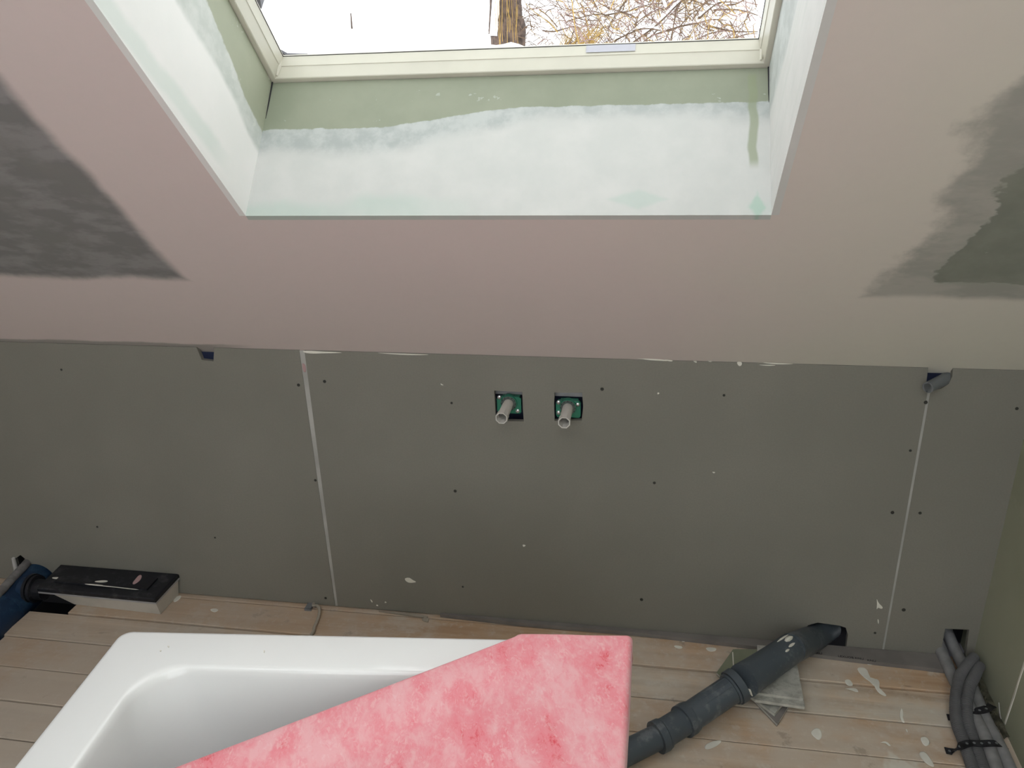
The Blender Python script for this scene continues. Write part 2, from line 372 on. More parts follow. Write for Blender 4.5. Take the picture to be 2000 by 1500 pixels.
za, zb = wal(1050, 758, .03).z, wal(1050, 772, .03).z
G().box((-.40, .030, zb), (-.12, .034, za)).build('mounting_rail', 'zinc', knee)
# ceiling grout line / plaster smears at the top of the knee wall and across the boards
def splash(parent, pts, plane, n, mat='splash', th=.0012, name='plaster_splash', it=2):
    """flat dab of dried plaster; pts in photo pixels on the given plane fn, n outward direction"""
    V = [plane(x, y) for x, y in pts]; c = sum(V, Vector())/len(V); N = Vector(n)
    a = (V[0]-c).normalized(); b_ = N.cross(a)
    q = chaikin([((v-c).dot(a), (v-c).dot(b_)) for v in V], it)
    m0 = len(q); base = [c+a*p[0]+b_*p[1] for p in q]; top = [c+a*p[0]*.86+b_*p[1]*.86+N*th for p in q]
    F = [(i, (i+1) % m0, m0+(i+1) % m0, m0+i) for i in range(m0)]+[(m0+i, m0+(i+1) % m0, 2*m0) for i in range(m0)]
    return mk(name, base+top+[c+N*th*1.2], F, mat, parent)
NW = (0, -1, 0)
for p in ([(588, 684), (640, 687), (676, 689), (640, 690), (598, 691)], [(1232, 699), (1290, 701), (1312, 706), (1262, 703)], [(1293, 702), (1315, 703), (1312, 707)], [(1438, 706), (1450, 707), (1448, 715), (1442, 715)],
          [(1480, 707), (1520, 709), (1560, 711), (1510, 712)], [(1475, 712), (1522, 713), (1500, 715)], [(720, 688), (800, 691), (850, 693), (790, 694)], [(1380, 704), (1392, 705), (1388, 708)], [(1352, 704), (1362, 705), (1360, 710)],
          [(790, 1129), (800, 1128), (806, 1133), (815, 1137), (800, 1139), (792, 1135)], [(1712, 1168), (1716, 1178), (1725, 1186), (1722, 1190), (1714, 1186), (1712, 1192), (1713, 1178)], [(1714, 1208), (1717, 1212), (1716, 1220), (1714, 1215)],
          [(722, 1169), (728, 1174), (727, 1178)], [(736, 1180), (740, 1184), (734, 1183)], [(752, 1174), (756, 1177), (751, 1178)], [(860, 748), (868, 753), (861, 752)], [(1390, 921), (1398, 922), (1394, 925)], [(1020, 1063), (1028, 1065), (1022, 1069)], [(1284, 766), (1289, 768), (1284, 771)]):
    splash(knee, p, wal, NW, th=.0009)
splash(knee, [(589, 708), (597, 712), (598, 728), (592, 726)], wal, NW, 'pinks', .0006, 'pink_smear')
me_s = None
for x, y, r in [(634, 745, 4), (583, 752, 4), (1176, 760, 4), (882, 787, 3), (1414, 772, 3), (889, 959, 4), (1278, 943, 3.5), (1743, 1001, 4), (1797, 1002, 3.5), (1808, 786, 4), (1986, 798, 3.5), (1253, 1171, 4), (1765, 1191, 4.5), (616, 938, 3.5), (636, 1168, 3.5), (190, 1029, 3), (120, 722, 3), (1778, 880, 3), (1709, 1236, 3), (420, 1050, 2.6), (904, 1146, 2.6)]:
    p = wal(x, y)
    if me_s is None:
        o = lathe([(-.0006, .0003), (-.0008, .0042), (.002, .0046)], (0, 0, 0), (0, 1, 0), 10).build('screw', 'steelhead', knee); me_s = o.data
    else: o = bpy.data.objects.new('screw', me_s); C.objects.link(o); o.parent = knee
    o.location = p; o.scale = (r/4, 1, r/4)

# right wall
wr = empty('wall_right', kind='structure')
pr = [(.13, RX(0)+.006), (0, RX(0)), (-.6, RX(-.6)), (-1.2, .799), (YB, .799)]
V = []; F = []
for y, x in pr: V += [(x, y, -.02), (x, y, 2.6), (x+.0125, y, -.02), (x+.0125, y, 2.6)]
for i in range(4): a = i*4; F += [(a, a+4, a+5, a+1), (a+2, a+3, a+7, a+6), (a+1, a+5, a+7, a+3), (a, a+2, a+6, a+4)]
F += [(0, 1, 3, 2), (16, 18, 19, 17)]
mk('plasterboard', V, F, 'side', wr)
def rw(x, y):
    d = ray(x, y); X = .85
    for _ in range(6): p = EYE+d*((X-EYE.x)/d.x); X = RX(p.y)
    return p
NR = Vector((-1, .045, 0)).normalized()
def strip(parent, pts, wd, plane, N, mat, name, th=.0012):
    V = [plane(x, y) for x, y in pts]; g = G(); vs = []; fs = []
    for i, v in enumerate(V):
        t = (V[min(i+1, len(V)-1)]-V[max(i-1, 0)]).normalized(); s = Vector(N).cross(t)*wd*.5*random.uniform(.75, 1.2)
        vs += [v-s, v+s, v+s*.7+Vector(N)*th, v-s*.7+Vector(N)*th]
    for i in range(len(V)-1): a = i*4; fs += [(a, a+1, a+5, a+4), (a+1, a+2, a+6, a+5), (a+2, a+3, a+7, a+6), (a+3, a, a+4, a+7)]
    fs += [(0, 1, 2, 3), (len(V)*4-4, len(V)*4-1, len(V)*4-2, len(V)*4-3)]
    return mk(name, vs, fs, mat, parent)
strip(wr, [(1963, 1413), (1970, 1393), (1980, 1362), (1990, 1330), (1999, 1302), (2012, 1262)], .008, rw, NR, 'splash', 'joint_filler')
strip(wr, [(1951, 1372), (1953, 1395), (1957, 1412), (1962, 1422)], .005, rw, NR, 'filler', 'plaster_splash')
splash(wr, [(1959, 1455), (1963, 1452), (1966, 1464), (1966, 1474), (1961, 1466)], rw, NR)

wl = empty('wall_left', kind='structure'); G().box((XL-.02, YB, -.02), (XL, .1, 2.6)).build('wall_board', 'plain', wl)
# wall behind the photographer, with an unseen window added for fill light
wf = empty('wall_front', kind='structure')
WX0, WX1, WZ0, WZ1 = -1.1, .74, .95, 2.42
G().prism([(XL, 0), (1.0, 0), (1.0, 2.6), (XL, 2.6)], [[(WX0, WZ0), (WX1, WZ0), (WX1, WZ1), (WX0, WZ1)]], lambda u, v: Vector((u, YB, v)), Vector((0, -.16, 0))).build('wall_board', 'plain', wf)
w2 = empty('fill_window', (0, 0, 0), kind='structure')
for a, b in (((WX0, WZ0), (WX1, WZ0+.06)), ((WX0, WZ1-.06), (WX1, WZ1)), ((WX0, WZ0+.06), (WX0+.06, WZ1-.06)), ((WX1-.06, WZ0+.06), (WX1, WZ1-.06))):
    G().box((a[0], YB-.12, a[1]), (b[0], YB-.06, b[1])).build('frame_bar', 'frame', w2)
G().box((WX0+.06, YB-.095, WZ0+.06), (WX1-.06, YB-.09, WZ1-.06)).build('glass_pane', 'glass', w2)

# floor: dark void below, planks on top
floor = empty('floor', kind='structure')
G().box((XL, YB, -.20), (1.0, .1, -.15)).build('underfloor', 'dark', floor)
PW = .1115
def plank(x0, x1, y0, y1):
    g = .0017+random.random()*.0012; e = .0014; z = random.uniform(-.0022, .0005)
    vs = []
    for q, zz in ((0, -.022), (0, z-e), (e, z)):
        vs += [(x0+q+.0005, y0+g+q, zz), (x1-q-.0005, y0+g+q, zz), (x1-q-.0005, y1-g-q, zz), (x0+q+.0005, y1-g-q, zz)]
    fs = [(0, 3, 2, 1), (8, 9, 10, 11)]
    for a in (0, 4):
        for i in range(4): j = (i+1) % 4; fs.append((a+i, a+j, a+4+j, a+4+i))
    cx, cy = (x0+x1)/2, (y0+y1)/2
    o = mk('floor_board', [(v[0]-cx, v[1]-cy, v[2]) for v in vs], fs, 'wood', floor); o.location = (cx, cy, 0)
k = -1
while True:
    y1 = -.0155-PW*k; y0 = y1-PW
    if y0 < YB: break
    if k <= 0:
        plank(XL, -1.905, y0, min(y1, .012)); plank(-1.64, .93, y0, min(y1, .012))
    elif k <= 7:
        xm = -1.836-.105*y1; plank(XL, xm-.060, y0, y1); plank(xm+.066-.006, .93, y0, y1)
    else:
        cut = random.choice([-1.2, -.4, .3, -2.0]) if True else None
        if cut: plank(XL, cut, y0, y1); plank(cut, .93, y0, y1)
        else: plank(XL, .93, y0, y1)
    k += 1
fl = lambda x, y: hor(x, y, .0004)
NZ = (0, 0, 1)
for p in ([(1674, 1303), (1692, 1304), (1698, 1320), (1703, 1328), (1712, 1326), (1719, 1336), (1708, 1342), (1700, 1332), (1688, 1324), (1676, 1312)], [(1704, 1328), (1714, 1325), (1719, 1335), (1713, 1345), (1722, 1352), (1732, 1357), (1730, 1361), (1716, 1354), (1708, 1342)],
          [(1648, 1328), (1660, 1326), (1668, 1340), (1655, 1340)], [(1692, 1295), (1708, 1296), (1708, 1299), (1694, 1299)], [(1758, 1386), (1762, 1382), (1765, 1396), (1762, 1404), (1768, 1412), (1762, 1411), (1757, 1400)], [(1768, 1424), (1771, 1424), (1774, 1431), (1770, 1430)],
          [(1582, 1430), (1592, 1421), (1603, 1424), (1606, 1438), (1600, 1447), (1590, 1440)], [(1376, 1264), (1400, 1265), (1398, 1272), (1384, 1273)], [(1314, 1260), (1333, 1262), (1333, 1267), (1322, 1267)], [(1328, 1248), (1334, 1250), (1339, 1254), (1332, 1254)],
          [(1647, 1345), (1672, 1343), (1678, 1352), (1672, 1352), (1660, 1347)], [(1716, 1452), (1730, 1446), (1742, 1458), (1735, 1457), (1728, 1450)], [(1795, 1440), (1810, 1438), (1818, 1452), (1806, 1460)], [(1792, 1470), (1806, 1466), (1822, 1488), (1826, 1500), (1808, 1492)],
          [(408, 1190), (422, 1188), (428, 1192), (418, 1197)], [(340, 1166), (356, 1162), (350, 1172), (338, 1178)], [(1375, 1455), (1396, 1446), (1412, 1446), (1400, 1458), (1378, 1466)]):
    splash(floor, p, fl, NZ, th=.001)

# ================================================================== SKYLIGHT (window_1)
win = empty('window_1', kind='structure')
def quadslab(name, a, b, c, d, off, mat, sub=1):
    vs = [a, b, c, d]; vs += [v+off for v in vs]
    return mk(name, vs, [(0, 1, 2, 3), (7, 6, 5, 4), (0, 4, 5, 1), (1, 5, 6, 2), (2, 6, 7, 3), (3, 7, 4, 0)], mat, win)
th = .0125; dn = Vector((0, cs, -sn))
HB = -.0004
quadslab('reveal_board', SP(XO1, TO1, HB), SP(XO2, TO1, HB), SP(XO2, TF1, HF), SP(XO1, TF1, HF), dn*th, 'rB')
quadslab('reveal_board', SP(XO1, TO1-.0, HB), SP(XO1, TF1, HF), SP(XO1, TF2, HF), SP(XO1, TO2, HB), Vector((-th, 0, 0)), 'rL')
quadslab('reveal_board', SP(XO2, TO1, HB), SP(XO2, TF1, HF), SP(XO2, TF2, HF), SP(XO2, TO2, HB), Vector((th, 0, 0)), 'rR')
quadslab('reveal_board', SP(XO1, TO2, HB), SP(XO2, TO2, HB), SP(XO2, TF2, HF), SP(XO1, TF2, HF), -dn*th, 'rR')
# thin corner shadow joints of the reveal
G().tube([SP(XO1+.0012, TF1+.002, HF), SP(XO1+.0010, TF1-.022, .155)], [.0016, .0007], 6).build('corner_joint', 'gasket', win)
G().tube([SP(XO2-.0012, TF1+.002, HF), SP(XO2-.0010, TF1-.018, .18)], [.0013, .0006], 6).build('corner_joint', 'gasket', win)
prof = [(-.05, HF+.0015), (.009, HF+.0015), (.0102, HF+.003), (.0150, .3215), (.0156, .3232), (.0166, .3236), (.0190, .3475), (.0180, .3520), (-.05, .3525)]
def fp(i, h):
    return [SP(XO1+i, TF1+i, h), SP(XO2-i, TF1+i, h), SP(XO2-i, TF2-i, h), SP(XO1+i, TF2-i, h)]
loops = [fp(i, h) for i, h in prof]
for sd in range(4):
    vs = []; n = len(loops)
    for L in loops: vs += [L[sd], L[(sd+1) % 4]]
    fs = [(2*i, 2*i+1, 2*((i+1) % n)+1, 2*((i+1) % n)) for i in range(n)]+[tuple(range(0, 2*n, 2)), tuple(range(1, 2*n, 2))[::-1]]
    o = mk('frame_bar', vs, fs, 'frame', win, smooth=False)
gi = .0175
G().add(fp(gi, .3478)+fp(gi, .352), [(0, 1, 2, 3), (7, 6, 5, 4), (0, 4, 5, 1), (1, 5, 6, 2), (2, 6, 7, 3), (3, 7, 4, 0)]).build('glass_pane', 'coated', win)
for sd in range(4):
    a, b = fp(.0192, .3472)[sd], fp(.0192, .3472)[(sd+1) % 4]
    G().tube([a, b], .0009, 6).build('gasket', 'gasket', win)
# weld blobs in the frame corners
for cx in (XO1+.0145, XO2-.0145):
    G().tube([SP(cx-.001, TF1+.012, .302), SP(cx+.001, TF1+.0155, .3215), SP(cx+.0015, TF1+.0165, .3435)], [.002, .0045, .0025], 8).build('corner_weld', 'frame', win, smooth=True)
# label strip on the lower frame bar
xa, xb = slp(1145, 103, .335).x, slp(1241, 100, .335).x
G().add([SP(xa, TF1+.0187, .3290), SP(xb, TF1+.0187, .3290), SP(xb, TF1+.0199, .3455), SP(xa, TF1+.0199, .3455)], [(0, 1, 2, 3)]).build('type_sticker', 'sticker', win)
# outside: dark flashing apron and the hinge cover
fv = [SP(x, TF1-dt, h) for h0_ in (0, .003) for x, dt, h in ((-.9, .10, .325+h0_), (.36, .10, .325+h0_), (.36, .001, .350+h0_), (-.9, .001, .350+h0_))]
G().add(fv, [(0, 3, 2, 1), (4, 5, 6, 7), (0, 1, 5, 4), (1, 2, 6, 5), (2, 3, 7, 6), (3, 0, 4, 7)]).build('flashing', 'slate', win)
tv = [slp(x, y, .36) for x, y in ((533, 82), (540, 88), (546, 100), (560, 108), (600, 109), (560, 118), (530, 118), (525, 90))]
G().add(tv+[v+Vector((0, sn, cs))*.006 for v in tv], [tuple(range(8)), tuple(range(15, 7, -1))]+[(k_, (k_+1) % 8, 8+(k_+1) % 8, 8+k_) for k_ in range(8)]).build('roof_tile_edge', 'slate', win)
h0 = [slp(x, y, .40) for x, y in ((489, -30), (503, -30), (511, 17), (505, 17))]; nn = Vector((0, sn, cs))*.03
G().add(h0+[v+nn for v in h0], [(0, 1, 2, 3), (7, 6, 5, 4), (0, 4, 5, 1), (1, 5, 6, 2), (2, 6, 7, 3), (3, 7, 4, 0)]).build('hinge_cover', 'slate', win)

# ================================================================== BATHTUB
tub = empty('bathtub', (-.835, -.845, 0), label='white enamelled bathtub standing loose on the floorboards under the skylight', category='bathtub')
TA = math.radians(5.6); e1 = Vector((math.cos(TA), math.sin(TA), 0)); e2 = Vector((math.sin(TA), -math.cos(TA), 0))
TW, TL, TZ = .832, 1.70, .60
def tp(u, v, z):
    q = 1-.11*v/TW if True else 1
    return e1*(u*q)+e2*v+Vector((0, 0, z))      # relative to the tub's own origin
def rrect(inset, r, n=10, i2=None):
    a0, a1, b0, b1 = inset, TW-inset, inset*.95, TL-inset*1.2; out = []
    for cx, cy, s in ((a1-r, b0+r, -90), (a1-r, b1-r, 0), (a0+r, b1-r, 90), (a0+r, b0+r, 180)):
        for i in range(n+1):
            q = math.radians(s+90*i/n); out.append((cx+r*math.cos(q), cy+r*math.sin(q)))
    return out
rings = [(0.002, .024, .555), (0, .022, .560), (0, .022, .590), (.0012, .021, .5955), (.0045, .019, .5988), (.010, .016, .600), (.080, .062, .600), (.0835, .0645, .5993), (.0865, .067, .5972), (.089, .069, .5935), (.0915, .071, .585), (.104, .082, .52), (.120, .095, .42), (.135, .105, .30), (.15, .115, .22), (.17, .12, .175), (.20, .13, .152), (.25, .12, .145)]
V = []; F = []; n = 44
for ins, r, z in rings: V += [tp(u, v, z) for u, v in rrect(ins, r)]
for i in range(len(rings)-1):
    for k in range(n): j = (k+1) % n; F.append((i*n+k, i*n+j, (i+1)*n+j, (i+1)*n+k))
F.append(tuple((len(rings)-1)*n+k for k in range(n)))
mk('basin', V, F, 'enamel', tub, smooth='all')
V = []; F = []; sh = [(.0035, .022, .556), (.03, .03, .556), (.085, .075, .54), (.11, .10, .40), (.14, .11, .2), (.19, .13, .135), (.25, .12, .13)]
for ins, r, z in sh: V += [tp(u, v, z) for u, v in rrect(ins, r)]
for i in range(len(sh)-1):
    for k in range(n): j = (k+1) % n; F.append((i*n+k, i*n+j, (i+1)*n+j, (i+1)*n+k))
F.append(tuple((len(sh)-1)*n+k for k in range(n)))
mk('outer_shell', V, F, 'enamel', tub, smooth='all')
for u, v in ((.26, .35), (.55, .35), (.26, 1.3), (.50, 1.3)):
    b0 = tp(u, v, 0); lathe([(0, .02), (.008, .02), (.009, .008), (.135, .008)], b0, (0, 0, 1), 12).build('foot', 'zinc', tub)
G().tube([tp(.38, 1.2, .1455), tp(.38, 1.2, .149)], [.035, .03], 20).build('drain_cap', 'steel', tub, smooth=True)
# two tiny plaster crumbs on the rim
for pp in ([(326, 1262), (331, 1262), (330, 1266)], [(311, 1271), (316, 1270), (314, 1274)], [(514, 1271), (518, 1270), (516, 1277)]):
    o = splash(None, pp, lambda x, y: hor(x, y, .6002), NZ, 'splash', .001, 'plaster_splash'); o.parent = tub; o.location = -Vector((-.835, -.845, 0))

# ================================================================== PINK FLEECE
A = hor(1002, 1240, .618); B = hor(1235, 1243, .618); B.x = -.003
Ee = hor(320, 1500, .618); dl = (Ee-A); Ee = A+dl*1.36
Dd = Vector((-.72, -2.05, .618)); Cc = Vector((-.018, -2.05, .618))
def lerp_poly(P, t):
    Ls = [(b-a).length for a, b in zip(P, P[1:])]; s = t*sum(Ls)
    for (a, b), L in zip(zip(P, P[1:]), Ls):
        if s <= L: return a.lerp(b, s/L)
        s -= L
    return P[-1].copy()
NU, NV = 56, 70; V = []; F = []
r1 = .013
for j in range(NV+1):
    t = j/NV; Lp = lerp_poly([A, Ee, Dd], t); Rp = lerp_poly([B, Cc], t*.0+ (t if t > 0 else 0))
    ax = (Rp-Lp).normalized(); W = (Rp-Lp).length
    row = []
    # rolled left fold: goes under and back
    for q in range(6):
        a = math.pi*1.35-(math.pi*1.35-math.pi*.5)*q/6
        row.append(Lp+ax*(r1+math.cos(a)*r1)+Vector((0, 0, math.sin(a)*r1-r1)))
    for i in range(NU+1):
        s = r1+(W-r1-.010)*i/NU; p = Lp+ax*s
        d = min(1, min(s, W-s)/.12); p.z += .004*d*mn.noise(Vector((p.x*9, p.y*9, 1)))+.006*d*mn.noise(Vector((p.x*4, p.y*4, 5)))-.012*d*d*(1 if t > .12 else t/.12)
        row.append(p)
    for q in range(1, 7):
        a = math.pi/2-math.pi/2*q/6; p = Rp-ax*.010; row.append(Vector((p.x+math.cos(a)*.010, p.y, p.z-.010+math.sin(a)*.010)))
    for q in range(1, 6):
        row.append(Vector((Rp.x+.0+random.uniform(-.0004, .0004), Rp.y, Rp.z-.010-.022*q)))
    # far edge bends down too
    V.append(row)
far = []
base = V[0]; yd = Vector((-.09, .995, 0))
for q in range(5, 0, -1):
    a = math.pi/2*q/5; far.append([p+yd*.006*math.sin(a)+Vector((0, 0, -.006*(1-math.cos(a)))) for p in base])
far.insert(0, [p+Vector((0, 0, -.03)) for p in far[0]])
rows = far+V; nw = len(rows[0]); VV = [p for r in rows for p in r]
for j in range(len(rows)-1):
    for i in range(nw-1): F.append((j*nw+i, j*nw+i+1, (j+1)*nw+i+1, (j+1)*nw+i))
sheet = mk('fleece_sheet', VV, F, 'pink', None, smooth='all', label='pink and white mottled fleece sheet drawn diagonally over the white bathtub', category='sheet')
md = sheet.modifiers.new('thick', 'SOLIDIFY'); md.thickness = .002; md.offset = -1

# ================================================================== TAP ELBOWS
def tap(cx, cz, screws, lab, tip):
    t = empty('wall_elbow', (cx, 0, cz), label=lab, category='pipe fitting', group='green tap elbows in the knee wall')
    y0 = .006
    pl = [(-.030, -.022), (-.026, -.028), (.027, -.028), (.031, -.023), (.031, .012), (.026, .017), (-.025, .017), (-.030, .011)]
    G().prism(pl, [], lambda u, v: Vector((u, y0, v)), Vector((0, .008, 0))).build('mounting_plate', 'greenp', t)
    G().box((-.022, .0145, -.024), (.022, .05, .006)).build('elbow_body', 'greenp', t)
    lathe([(.010, .0215), (.0, .0215), (-.004, .0205), (-.004, .017), (.004, .017)], (0, y0, 0), (0, 1, 0), 28).build('collar', 'greenp', t, smooth=True)
    lathe([(-.003, .0195), (-.0055, .0187), (-.0055, .0150), (.002, .0150)], (0, y0, 0), (0, 1, 0), 28).build('seal_ring', 'ring', t, smooth=True)
    for i in range(12):
        a = i*math.pi/6; G().box((math.cos(a)*.0177-.0012, y0-.0068, math.sin(a)*.0177-.0012), (math.cos(a)*.0177+.0012, y0-.005, math.sin(a)*.0177+.0012)).build('tooth', 'gasket', t)
    for sx, sz in screws: 
        s = lathe([(0, .0052), (-.002, .0052), (-.0035, .0035), (-.0038, .0004)], (sx, y0, sz), (0, 1, 0), 14).build('screw', 'steel', t, smooth=True)
        s['label'] = 'shiny zinc screw'
    # white plastic stub with an eight-sided open lip
    tp_ = Vector(tip); d = tp_.normalized()
    rev([(0, .0128), (.02, .0132), (.072, .0132), (.072, .0114), (.012, .0112)], (0, 0, 0), d, 28).build('stub_pipe', 'whitep', t, smooth=True)
    rev([(.060, .0133), (.064, .0150), (.088, .0152), (.088, .0128), (.070, .0116)], (0, 0, 0), d, 8, cap=False).build('stub_lip', 'whitep', t)
    return t
cL, cR = wal(993, 789), wal(1109, 797)
tap(cL.x, cL.z, [(-.0235, .015), (.022, -.0205), (.0, .0)][:2], 'left green plastic tap elbow with white stub pipe in its square wall cut-out', (-.002, -.085, .0))
tap(cR.x, cR.z, [(.024, .008), (-.0235, -.0155), (-.0235, .012)], 'right green plastic tap elbow with white stub pipe, nearer the side wall', (.0, -.085, .0))

# grey stub in the notch under the ceiling at the right
sa, sb = wal(1812, 757, -.035), wal(1850, 738, .02)
st = empty('grey_stub_pipe', sb, label='short grey pipe stub poking from the notch at top right of the green wall', category='pipe')
d = (sa-sb)
G().tube([Vector(), d*.55, d, d, d*.8], [.014, .013, .0125, .0095, .0095], 20, cap=False).build('sleeve', 'stubg', st, smooth=True)
G().tube([d*.80, d*.81], .0096, 16).build('dark_bore_disc', 'dark', st)  # near-black disc paints the shaded inside of the open pipe end

# ================================================================== DRAIN BLOCK, BLUE PIPE (left)
dr = empty('drain_block', (-1.53, -.055, 0), label='black-topped white foam drain block against the foot of the green wall', category='drain')
O_ = Vector((-1.53, -.055, 0))
def rel(vs): return [Vector(v)-O_ for v in vs]
b0 = [(-1.645, -.088), (-1.358, -.098), (-1.358, -.004), (-1.66, -.002)]; b1 = [(-1.705, -.112), (-1.347, -.122), (-1.347, -.004), (-1.705, -.002)]
V = [(x, y, .001) for x, y in b0]+[(x, y, .062) for x, y in b1]
G().add(rel(V), [(0, 3, 2, 1), (4, 5, 6, 7), (0, 1, 5, 4), (1, 2, 6, 5), (2, 3, 7, 6), (3, 0, 4, 7)]).build('foam_body', 'eps', dr)
b2 = [(-1.725, -.120), (-1.344, -.124), (-1.344, -.002), (-1.735, -.002)]; b3 = [(-1.725, -.116), (-1.348, -.120), (-1.348, -.004), (-1.735, -.004)]
V = [(x, y, .0625) for x, y in b2]+[(x, y, .072) for x, y in b2]+[(x, y, .075) for x, y in b3]
F = [(0, 3, 2, 1), (8, 9, 10, 11)]+[(a+i, a+(i+1) % 4, a+4+(i+1) % 4, a+4+i) for a in (0, 4) for i in range(4)]
G().add(rel(V), F).build('top_plate', 'blackp', dr)
V = [(x, y, .056) for x, y in b2]+[(x, y, .0622) for x, y in b2]
G().add(rel([(v[0]+(.0 if v[0] > -1.5 else .0), v[1]+(.001 if v[1] < -.05 else 0), v[2]) for v in V]), [(0, 3, 2, 1), (4, 5, 6, 7), (0, 1, 5, 4), (1, 2, 6, 5), (2, 3, 7, 6), (3, 0, 4, 7)]).build('grey_edge_strip', 'zinc', dr)
G().box((-.16, -.035, .0755), (.14, .02, .080)).build('channel_ridge', 'blackp', dr)
for p in ([(165, 1139), (220, 1144), (271, 1150), (271, 1153), (220, 1148), (166, 1142)], [(184, 1135), (208, 1133), (212, 1136), (200, 1138), (186, 1137)], [(281, 1142), (290, 1134), (292, 1140), (286, 1147)], [(250, 1138), (262, 1140), (258, 1146)], [(98, 1128), (118, 1127), (110, 1132)], [(130, 1128), (155, 1130), (150, 1134), (132, 1132)]):
    o = splash(None, p, lambda x, y: hor(x, y, .0806 if 1130 < y < 1146 and 150 < x < 262 else .0756), NZ, 'splash', .001, 'plaster_splash'); o.parent = dr; o.location = -O_
o = splash(None, [(262, 1134), (272, 1122), (278, 1124), (274, 1134), (262, 1142), (258, 1140)], lambda x, y: hor(x, y, .0806), NZ, 'pinks', .001, 'plaster_splash'); o.parent = dr; o.location = -O_
# outlet of the block, with its nut
G().tube(rel([(-1.73, -.085, .042), (-1.775, -.086, .045)]), [.030, .030], 24).build('outlet_pipe', 'blackp', dr, smooth=True)
for xx, rr in ((-1.758, .040), (-1.770, .043)):
    G().tube(rel([(xx, -.086, .045), (xx-.009, -.0862, .045)]), rr, 28).build('union_nut', 'blackp', dr, smooth=True)

bp = empty('blue_pipe', (-1.82, -.1, .008), label='dark blue drain pipe sunk in the floor and entering the green wall at far left', category='pipe')
O2 = Vector((-1.82, -.1, .008))
bxy = lambda y, z=.008: Vector((-1.836-.105*(y+.0), y, z))-O2
G().tube([bxy(-1.0), bxy(-.3), bxy(-.0)], .055, 40).build('pipe_barrel', 'blue', bp, smooth=True)
G().tube(spline([bxy(-.004), bxy(.03), bxy(.065, -.01)], 5), .0552, 36).build('bend', 'blue', bp, smooth=True)
G().tube([bxy(-.150), bxy(-.158)], .0575, 40).build('socket_ring', 'blue', bp, smooth=True)
G().tube([Vector((-1.800, -.088, .040))-O2, Vector((-1.778, -.087, .043))-O2], .036, 28).build('side_inlet', 'blue', bp, smooth=True)
gs = [Vector(p) for p in [(-1.872, .06, .070), (-1.855, .0, .070), (-1.838, -.085, .071), (-1.821, -.17, .072), (-1.79, -.45, .074), (-1.76, -.8, .074)]]
gp = G().tube(spline(gs, 6), .0125, 16).build('grey_hose', 'hose', None, smooth=True, label='thin grey hose lying on top of the dark blue drain pipe', category='hose')
pa, pb = wal(26, 1091, -.002), wal(33, 1118, -.012)
G().tube([pa+Vector((0, .02, .004)), pa, pb], [.006, .006, .007], 10).build('grey_cable_end', 'filler', None, smooth=True, label='pale cable end hanging from the small dark hole above the blue pipe', category='cable')

# beige cable from under the wall to the tub, and the little grey wedge beside it
cb = [(612, 1181, .006), (619, 1183, .013), (624, 1190, .013), (622, 1206, .008), (614, 1225, .006), (608, 1240, .006)]
P = [hor(x, y, z) for x, y, z in cb]; P = [P[0]+Vector((0, .05, 0))]+P+[P[-1]+Vector((-.02, -.12, 0))]
G().tube(spline(P, 6), .0045, 10).build('beige_cable', 'cable', None, smooth=True, label='beige cable looping from under the green wall to behind the bathtub rim', category='cable')
q = [hor(603, 1180, .0), hor(613, 1181, 0), hor(608, 1194, 0), hor(595, 1193, 0)]
G().prism([(v.x, v.y) for v in q], [], lambda u, v: Vector((u, v, 0)), Vector((0, 0, .008))).build('grey_wedge', 'stubg', None, label='small grey plastic wedge on the floor left of the beige cable', category='wedge')
for pts, lab in (([(740, 1196), (800, 1199), (836, 1206), (834, 1209), (790, 1203)], 'long thin wood splinter on the floor close to the green wall'), ([(824, 1212), (830, 1208), (838, 1211), (836, 1217), (828, 1215)], 'small curled wood chip near the wall behind the pink sheet')):
    V = [hor(x, y, .0) for x, y in pts]
    G().prism([(v.x, v.y) for v in V], [], lambda u, v: Vector((u, v, .001)), Vector((0, 0, .004))).build('wood_chip', 'cable', None, label=lab, category='wood chip')

# ================================================================== LOWER STRIP ALONG THE WALL, with print
z0 = .0125
fr_ = [hor(x, y, .002) for x, y in ((860, 1205), (1000, 1221), (1240, 1241), (1350, 1254), (1430, 1263), (1560, 1280), (1640, 1290), (1720, 1300), (1800, 1309), (1846, 1315))]
sp = [(fr_[0].x, -.002)]+[(v.x, v.y) for v in fr_]+[(fr_[-1].x+.002, -.002)]
so = empty('board_strip', (0, 0, 0), label='narrow grey plasterboard strip with black print lying along the foot of the wall', category='board strip')
G().prism(sp, [], lambda u, v: Vector((u, v, .001)), Vector((0, 0, z0-.001))).build('strip_board', 'paper', so)
def text(body, size, p, ang, parent):
    cu = bpy.data.curves.new('print', 'FONT'); cu.body = body; cu.size = size; cu.extrude = .0002
    o = bpy.data.objects.new('tmp', cu); C.objects.link(o); bpy.context.view_layer.update()
    me = bpy.data.meshes.new_from_object(o.evaluated_get(bpy.context.evaluated_depsgraph_get())); bpy.data.objects.remove(o)
    me.materials.clear(); me.materials.append(M['ink']); t = bpy.data.objects.new('printed_text', me); C.objects.link(t); t.parent = parent
    t.location = p; t.rotation_euler = (0, 0, ang); return t
text('RU', .012, hor(1594, 1277, z0+.0003), -.03, so); text('LEXUOB KNU', .010, hor(1637, 1283, z0+.0003), -.04, so); text('KNU', .010, hor(1694, 1291, z0+.0003), -.04, so)

